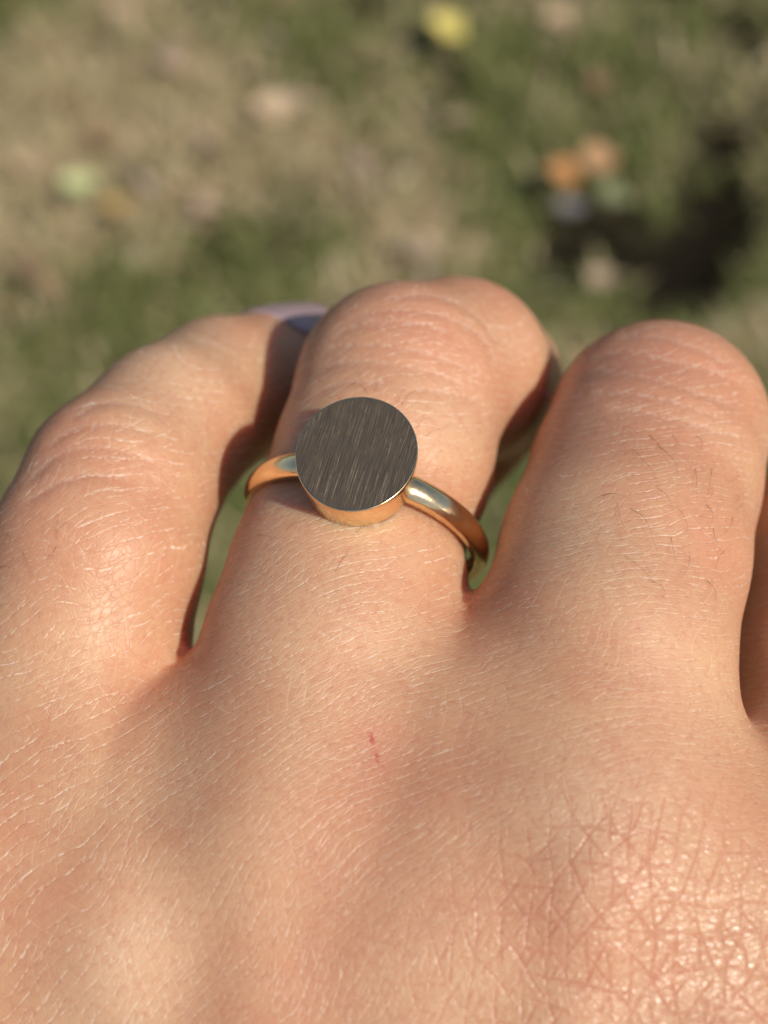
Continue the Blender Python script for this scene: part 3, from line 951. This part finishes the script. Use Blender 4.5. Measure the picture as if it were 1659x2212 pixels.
nt = NT('brushed_metal_dark_reflection')  # dark reflection in the brushed face is put into the metal's colour
uvn = nt.attr('face_mm').outputs['Vector']
def streak(sx, sy, rot, det=3):
    mp = nt.n('ShaderNodeMapping'); mp.inputs['Rotation'].default_value = (0, 0, rot)
    nt.l(uvn, mp.inputs['Vector'])
    return nt.noise(nt.vmath('MULTIPLY', mp.outputs[0], (sx, sy, 1)), 1.0, det, .7).outputs[0]
s1 = streak(15.0, 0.22, R(-1)); s2 = streak(8.0, 0.20, R(-3), 4); s3 = streak(1.0, 0.8, 0, 3); s4 = streak(20, 0.22, R(2), 4); s5 = streak(4, 3, 0, 3)
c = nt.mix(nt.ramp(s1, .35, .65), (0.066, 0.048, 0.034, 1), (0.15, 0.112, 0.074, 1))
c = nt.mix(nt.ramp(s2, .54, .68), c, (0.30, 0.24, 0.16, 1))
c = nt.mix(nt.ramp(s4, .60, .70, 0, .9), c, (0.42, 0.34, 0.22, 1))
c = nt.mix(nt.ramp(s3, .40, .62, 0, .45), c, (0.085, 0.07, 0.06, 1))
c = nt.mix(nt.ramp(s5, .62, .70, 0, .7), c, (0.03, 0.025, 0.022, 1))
nt.l(c, nt.b.inputs['Base Color'])
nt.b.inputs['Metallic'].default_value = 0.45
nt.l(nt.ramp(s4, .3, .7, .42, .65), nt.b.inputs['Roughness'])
b2 = nt.n('ShaderNodeBump'); b2.inputs['Strength'].default_value = .6; b2.inputs['Distance'].default_value = 3e-5
nt.l(nt.math('ADD', s1, nt.math('ADD', s4, s2)), b2.inputs['Height']); nt.l(b2.outputs[0], nt.b.inputs['Normal'])
M_face = nt.m

nR = np.array([0.275, 0.868, -0.415]); nR /= np.linalg.norm(nR)
zc = np.array([0, 0, 1.0]); uR = zc - nR * nR[2]; uR /= np.linalg.norm(uR)
wR = np.cross(nR, uR)
if wR[0] < 0: wR = -wR
CR = cp(790, 1137, 113.5)
r_in, r_out = 9.25, 10.45
ring_e = bpy.data.objects.new('finger_ring', None)
sc.collection.objects.link(ring_e); ring_e.location = to_world(CR); ring_e.empty_display_size = 0.01
tag(ring_e, 'rose gold signet ring with a flat dark brushed oval face, worn on the ring finger', 'ring')
bpy.context.view_layer.update()
alpha = R(-10.0)
ub = uR * math.cos(alpha) + wR * math.sin(alpha)
wb = -uR * math.sin(alpha) + wR * math.cos(alpha)
# D-shaped band: flat inside, domed outside
prof = []
hw = 1.02
for i in range(13):
    t = -1 + 2 * i / 12
    prof.append((r_out - 0.55 * abs(t) ** 2.6, hw * t))
prof += [(r_out - 0.68, hw * 1.015), (r_in + 0.15, hw * 1.0), (r_in, hw * 0.9), (r_in, 0), (r_in, -hw * 0.9), (r_in + 0.15, -hw * 1.0), (r_out - 0.68, -hw * 1.015)]
vs, fs = [], []
n = 160; k = len(prof)
for i in range(n):
    th = 2 * math.pi * i / n
    dirv = ub * math.cos(th) + wb * math.sin(th)
    # shoulders widen slightly towards the bezel
    wd = 1.0 + 0.10 * max(0, math.cos(th)) ** 2
    for r, x in prof:
        vs.append(tuple(to_world(CR + dirv * r + nR * x * wd)))
for i in range(n):
    for j in range(k):
        a, b = i * k + j, i * k + (j + 1) % k
        c_, d_ = ((i + 1) % n) * k + (j + 1) % k, ((i + 1) % n) * k + j
        fs.append((a, b, c_, d_))
m = bpy.data.meshes.new('band'); m.from_pydata(vs, [], fs); m.shade_smooth()
link('band', m, ring_e, [M_gold])
# bezel: short oval drum, slightly waisted, with a fine rolled rim
rx, ry = 4.54, 4.88
e1 = wb; e2 = nR
base_r = 9.2; top_r = 12.65
secs = [(base_r - .5, .90), (base_r, .93), (base_r + .5, .95), (base_r + 1.4, .965), (base_r + 2.7, .992), (top_r - .10, 1.0), (top_r - .03, .996), (top_r, .985), (top_r, .972), (top_r - .012, .963)]
vs, fs = [], []
n = 128
for rr, sc_ in secs:
    for i in range(n):
        th = 2 * math.pi * i / n
        vs.append(tuple(to_world(CR + ub * rr + e1 * rx * sc_ * math.cos(th) + e2 * ry * sc_ * math.sin(th))))
for s in range(len(secs) - 1):
    for i in range(n):
        fs.append((s * n + i, s * n + (i + 1) % n, (s + 1) * n + (i + 1) % n, (s + 1) * n + i))
fs.append(tuple(range(n))[::-1])
m = bpy.data.meshes.new('bezel'); m.from_pydata(vs, [], fs); m.shade_smooth()
bz = link('bezel', m, ring_e, [M_gold])
vs, fs, fm = [], [], []
rings_ = [1.0, .97, .8, .6, .4, .2]
for q_ in rings_:
    for i in range(n):
        th = 2 * math.pi * i / n
        x, y = rx * .966 * q_ * math.cos(th), ry * .966 * q_ * math.sin(th)
        zz = top_r - .008
        vs.append(tuple(to_world(CR + ub * zz + e1 * x + e2 * y))); fm.append((x, y, 0))
vs.append(tuple(to_world(CR + ub * (top_r - .008)))); fm.append((0, 0, 0))
for s in range(len(rings_) - 1):
    for i in range(n):
        fs.append((s * n + i, s * n + (i + 1) % n, (s + 1) * n + (i + 1) % n, (s + 1) * n + i))
for i in range(n):
    fs.append(((len(rings_) - 1) * n + i, (len(rings_) - 1) * n + (i + 1) % n, len(vs) - 1))
m = bpy.data.meshes.new('face_plate'); m.from_pydata(vs, [], fs)
fa = m.attributes.new('face_mm', 'FLOAT_VECTOR', 'POINT'); fa.data.foreach_set('vector', np.array(fm, np.float32).ravel())
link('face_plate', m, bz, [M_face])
